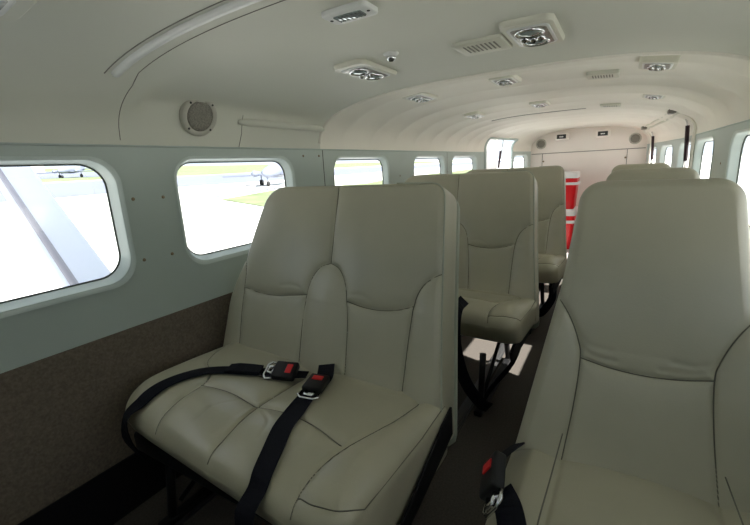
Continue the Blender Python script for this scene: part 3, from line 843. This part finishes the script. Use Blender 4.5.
# belts hanging beside the backs of rows two and three
for k, (x, y) in enumerate(((-.405, BY+.95), (-.38, BY+1.87))):
    t = thing('seat_belt', ['black belt hanging beside the middle double seat by the aisle', 'black belt hanging under the farthest double seat'][k], 'seat belt', (x, y, .3), group='black lap belts')
    if k == 0:
        pts = [(-.115, -.22, .34), (-.12, -.36, .235), (-.09, -.445, .17), (-.04, -.46, .04), (.02, -.44, -.12), (.06, -.40, -.22)]
    else:
        pts = [(.07, -.1, -.04), (.075, -.16, -.12), (.03, -.2, -.2), (-.02, -.14, -.24)]
    if k == 0: pts = [(-.10, -.30, .18), (-.095, -.40, .175), (-.085, -.455, .10), (-.07, -.46, -.0), (-.04, -.45, -.10), (0.0, -.40, -.20), (.02, -.35, -.245)]
    P = catmull(pts, 4); V, F = ribbon(P, [Vector((.3, -1, .3))]*len(P), .045, .003); link('strap', V, F, 'webbing', t, smooth=False)
    # slack tail and anchor strap at the aisle side
    pts = [(.055, .02, .05), (.085, -.06, -.03), (.07, -.16, -.12), (.01, -.26, -.2), (-.02, -.30, -.26)]
    P = catmull(pts, 4); V, F = ribbon(P, [Vector((1, -.2, .1))]*len(P), .03, .003); link('anchor_strap', V, F, 'webbing', t, smooth=False)

# ------------------------------------------------------------------ coolers
def cooler(x, y, z, w, d, h, label, wt):
    t = thing('cooler', label, 'cooler', (x, y, z), group='stacked red coolers')
    V = []; F = []
    lv = [(.88, 0), (.90, .01), (.97, h*.70), (.985, h*.76)]
    for s, zz in lv:
        for p in roundpoly([(-w/2*s, -d/2*s, .04), (w/2*s, -d/2*s, .04), (w/2*s, d/2*s, .04), (-w/2*s, d/2*s, .04)], 6): V.append((*p, zz))
    n = 28
    for i in range(len(lv)-1):
        for k in range(n): F.append((i*n+k, i*n+(k+1) % n, (i+1)*n+(k+1) % n, (i+1)*n+k))
    F.append(tuple(range(n-1, -1, -1))); F.append(tuple((len(lv)-1)*n+k for k in range(n)))
    shade_angle(link('body', V, F, 'cool_red', t), 40)
    def band(s, z0, z1, m, nm, bev=.006):
        O = roundpoly([(-w/2*s, -d/2*s, .04), (w/2*s, -d/2*s, .04), (w/2*s, d/2*s, .04), (-w/2*s, d/2*s, .04)], 6)
        slab(O, z0, z1, bev, m, nm, t)
    band(1.03, h*.66, h*.73, 'cool_white', 'handle_band')
    band(.985, h*.73, h*.84, 'cool_red', 'rim')
    band(1.0, h*.84, h*1.0, 'cool_white', 'lid', .012)
    mb = MB()
    if wt: mb.box(w*.08, w*.26, -d/2*.965, -d/2*.945, h*.28, h*.62, .001); mb.build('sticker', 'cool_white', t)
    if wt:
        mb = MB(); mb.box(w*.10, w*.24, -d/2*.975, -d/2*.962, h*.45, h*.60, .001); mb.build('emblem', 'sticker', t)
    return t
cooler(-.655, 5.12, 0, .52, .38, .46, 'lower red cooler with white lid and sticker, at the rear bulkhead', True)
cooler(-.635, 5.12, .46, .48, .36, .405, 'upper red cooler with white lid, stacked on the other', False)

# ------------------------------------------------------------------ outside
TILT = .035
GZ = EYE-2.32
def gz(x): return GZ-x*TILT
def patch(name, pts, m, lift):
    return struct(link(name, [(x, y, gz(x)+lift) for x, y in pts], [tuple(range(len(pts)))], m, smooth=False))
patch('ground', [(-700, -500), (400, -500), (400, 700), (-700, 700)], 'concrete', 0)
# asphalt taxiway and far grass
def pm_(name, pts, m, lift, lab):
    o = link(name, [(x, y, gz(x)+lift) for x, y in pts], [tuple(range(len(pts)))], m, smooth=False); o['kind'] = 'structure'; return o
pm_('ground', [(-72, -150), (-36, -150), (-37, 14), (-40, 28), (-39, 42), (-46, 120), (-60, 400), (-90, 400), (-74, 80)], 'asphalt', .02, '')
pm_('ground', [(-700, -200), (-78, -200), (-78, 26), (-76, 60), (-84, 120), (-110, 400), (-700, 400)], 'grass', .03, '')
pm_('ground', [(-250, -60), (-100, -60), (-100, 62), (-250, 100)], 'asphalt', .05, '')
pm_('ground', [(-22.3, 17.5), (-16.3, 15.5), (-6, 20), (-6, 90), (-28, 90), (-25, 46), (-22.3, 35), (-25.3, 25.4)], 'grass', .04, '')
pm_('ground', [(-23.8, 16.3), (-25.1, 21.5), (-26.8, 28), (-27.4, 28), (-25.5, 21.4), (-24.1, 16.2)], 'asphalt', .05, '')

# own wing strut seen through the first window
t = thing('wing_strut', 'broad pale wing strut slanting across the nearest window', 'wing strut', (-1.4, .675, .42))
def foil(chord, thick, n=18):
    out = []
    for k in range(n):
        a = 2*math.pi*k/n; out.append((chord/2*math.cos(a), thick/2*math.sin(a)*(1-.35*math.cos(a))))
    return out
A = Vector((0, 0, 0)); B = Vector((-3.1, .59, 1.20)); D = (B-A).normalized()
Yv = (Vector((0, 1, 0))-D*D.y).normalized(); Nv = D.cross(Yv).normalized()
V = []; F = []; n = 18; K = 10
for i in range(K+1):
    c = A.lerp(B, i/K); ch = .185+.05*i/K
    for a, b in foil(ch, .055): V.append(c+Yv*a+Nv*b)
for i in range(K):
    for k in range(n): F.append((i*n+k, i*n+(k+1) % n, (i+1)*n+(k+1) % n, (i+1)*n+k))
F.append(tuple(range(n-1, -1, -1))); F.append(tuple(K*n+k for k in range(n)))
link('strut_fairing', V, F, 'paint', t)
mb = MB(); mb.tube([A.lerp(B, i/K)-Yv*(.185+.05*i/K)*.32+Nv*(.020)*s for i in range(K+1) for s in (1,)], .016, 8); mb.build('strut_rail', 'paint_grey', t, True)
mb = MB(); mb.tube([A.lerp(B, i/K)-Yv*(.185+.05*i/K)*.32-Nv*(.020) for i in range(K+1)], .016, 8); mb.build('strut_rail', 'paint_grey', t, True)

# the high wing over the cabin, which shades the front rows
for sd_, lb in ((-1, 'left half of the high wing above the strut'), (1, 'right half of the high wing over the right windows')):
    t = thing('wing', lb, 'wing', (XC+sd_*.002, .55, EYE+.52)); n = 24; V = []; F = []
    for i in range(7):
        k = i/6; ch = 2.15-.45*k
        for a, b in foil(ch, .26-.1*k, n): V.append((sd_*9*k, a, b+.40*k))
    for i in range(6):
        for q in range(n): F.append((i*n+q, i*n+(q+1) % n, (i+1)*n+(q+1) % n, (i+1)*n+q))
    F.append(tuple(range(n-1, -1, -1))); F.append(tuple(6*n+q for q in range(n)))
    link('wing_skin', V, F, 'paint', t)

# parked aeroplanes
def aeroplane(x, y, rot, label, s=1.0, m='planeblue'):
    t = thing('parked_aeroplane', label, 'aeroplane', (x, y, gz(x)), (0, 0, rot), 'parked aeroplanes')
    mb = MB(); mb.tube([(-4.2*s, 0, 1.5*s), (-3.9*s, 0, 1.5*s), (-3*s, 0, 1.55*s), (-1.2*s, 0, 1.8*s), (.5*s, 0, 1.8*s), (2.5*s, 0, 1.75*s), (5.2*s, 0, 1.9*s)],
                       [.05*s, .35*s, .6*s, .85*s, .85*s, .6*s, .15*s], 14); mb.build('fuselage', m, t, True)
    mb = MB(); mb.box(-1.2*s, .5*s, -7*s, 7*s, 1.25*s, 1.42*s, .05*s); mb.build('wing', m, t)
    mb = MB(); mb.box(4.2*s, 5.3*s, -2.2*s, 2.2*s, 1.9*s, 2.0*s, .03*s); mb.build('tailplane', m, t)
    mb = MB(); V = [(3.7*s, -.06, 1.9*s), (5.4*s, -.06, 1.9*s), (5.8*s, -.06, 3.7*s), (4.9*s, -.06, 3.7*s)]; V += [(a, .06, c) for a, b, c in V]
    mb.add(V, [(0, 1, 2, 3), (7, 6, 5, 4), (0, 4, 5, 1), (1, 5, 6, 2), (2, 6, 7, 3), (3, 7, 4, 0)]); mb.build('fin', m, t)
    for sy in (-1, 1):
        mb = MB(); mb.tube([(-2.2*s, sy*2.3*s, 1.5*s), (-1.9*s, sy*2.3*s, 1.5*s), (.6*s, sy*2.3*s, 1.5*s)], [.2*s, .38*s, .12*s], 12); mb.build('engine', m, t, True)
        mb = MB(); mb.lathe((-.2*s, sy*2.3*s-.1, .38*s), (0, 1, 0), [(.38*s, 0), (.38*s, .25*s)], 16); mb.build('wheel', 'black', t, True)
        mb = MB(); mb.tube([(-.2*s, sy*2.3*s, .38*s), (-.2*s, sy*2.3*s, 1.4*s)], .07*s, 8); mb.build('gear_leg', 'planeblue', t, True)
    mb = MB(); mb.lathe((-3.1*s, -.1, .3*s), (0, 1, 0), [(.3*s, 0), (.3*s, .2*s)], 14); mb.build('nose_wheel', 'black', t, True)
    mb = MB(); mb.tube([(-3.1*s, 0, .3*s), (-3.1*s, 0, 1.3*s)], .06*s, 8); mb.build('nose_leg', 'planeblue', t, True)
    return t
aeroplane(-101, 42, 2.2, 'twin engined aeroplane parked far off, left one in nearest window', .95)
aeroplane(-103, 54, .5, 'twin engined aeroplane parked far off, right one in nearest window', .9)
aeroplane(-30.5, 31.5, 1.9, 'aeroplane parked beyond the grass in the second window', .85)
t = thing('hangar', 'low pale hangar on the far side of the airfield', 'hangar', (-190, 60, gz(-190)))
mb = MB(); mb.box(-12, 12, -14, 6, 0, 6.5); mb.build('hangar_wall', 'hangar', t)
mb = MB(); mb.add([(-12.5, -14.5, 6.5), (12.5, -14.5, 6.5), (12.5, 6.5, 6.5), (-12.5, 6.5, 6.5), (0, -14.5, 8.5), (0, 6.5, 8.5)], [(0, 1, 4), (2, 3, 5), (0, 4, 5, 3), (1, 2, 5, 4), (0, 3, 2, 1)]); mb.build('roof', 'paint', t)

# ------------------------------------------------------------------ light
w = bpy.data.worlds.new('World'); SC.world = w; w.use_nodes = True
bg = w.node_tree.nodes['Background']; bg.inputs[0].default_value = (.80, .90, 1.0, 1); bg.inputs[1].default_value = .95
ld = bpy.data.lights.new('sun', 'SUN'); ld.energy = 15.0; ld.angle = .0093; ld.color = (1.0, .96, .90)
sun = bpy.data.objects.new('sun', ld); COL.objects.link(sun)
sd = Vector((-1.0, .02, -.975)).normalized()
sun.rotation_euler = sd.to_track_quat('-Z', 'Y').to_euler(); sun.location = (4, 2, 6)
# sky portals in the windows only guide the sampling of the sky
for side in (-1, 1):
    for y0, y1 in WIN[side]:
        a = bpy.data.lights.new('portal', 'AREA'); a.shape = 'RECTANGLE'; a.size = WZ1-WZ0; a.size_y = y1-y0; a.cycles.is_portal = True
        o = bpy.data.objects.new('portal', a); COL.objects.link(o)
        o.location = (wx(side, .5*(y0+y1))+side*.075, .5*(y0+y1), .5*(WZ0+WZ1))
        o.rotation_euler = (0, math.pi/2*side, 0)
a = bpy.data.lights.new('portal', 'AREA'); a.shape = 'RECTANGLE'; a.size = 1.6; a.size_y = .30; a.cycles.is_portal = True
o = bpy.data.objects.new('portal', a); COL.objects.link(o); o.location = (XC, -.92, 1.26); o.rotation_euler = (math.pi/2, 0, 0)
a = bpy.data.lights.new('portal', 'AREA'); a.shape = 'RECTANGLE'; a.size = .75; a.size_y = .7; a.cycles.is_portal = True
o = bpy.data.objects.new('portal', a); COL.objects.link(o); o.location = (wx(-1, 4.5)-.06, 4.5, .93); o.rotation_euler = (0, -math.pi/2, 0)

# ------------------------------------------------------------------ camera
f = 400.0
av = np.array([247, 107.5, -f]); av /= np.linalg.norm(av)
p2 = np.array([1247, 107.5+52, -f]); up = np.cross(p2, av); up /= np.linalg.norm(up)
if up[1] < 0: up = -up
sv = np.cross(av, up)
cd = bpy.data.cameras.new('camera'); cd.sensor_width = 36; cd.lens = f/750*36; cd.clip_start = .02; cd.clip_end = 2000
cam = bpy.data.objects.new('camera', cd); COL.objects.link(cam)
R = Matrix(((sv[0], sv[1], sv[2]), (av[0], av[1], av[2]), (up[0], up[1], up[2]))).to_4x4()
R.translation = Vector((0, 0, EYE)); cam.matrix_world = R
SC.camera = cam
SC.view_settings.view_transform = 'Standard'; SC.view_settings.look = 'None'; SC.view_settings.gamma = 1; SC.view_settings.use_curve_mapping = False
SC.view_settings.exposure = 0.62
SC.cycles.max_bounces = 12; SC.cycles.diffuse_bounces = 8; SC.cycles.transparent_max_bounces = 12
SC.cycles.sample_clamp_indirect = 8; SC.cycles.use_denoising = True
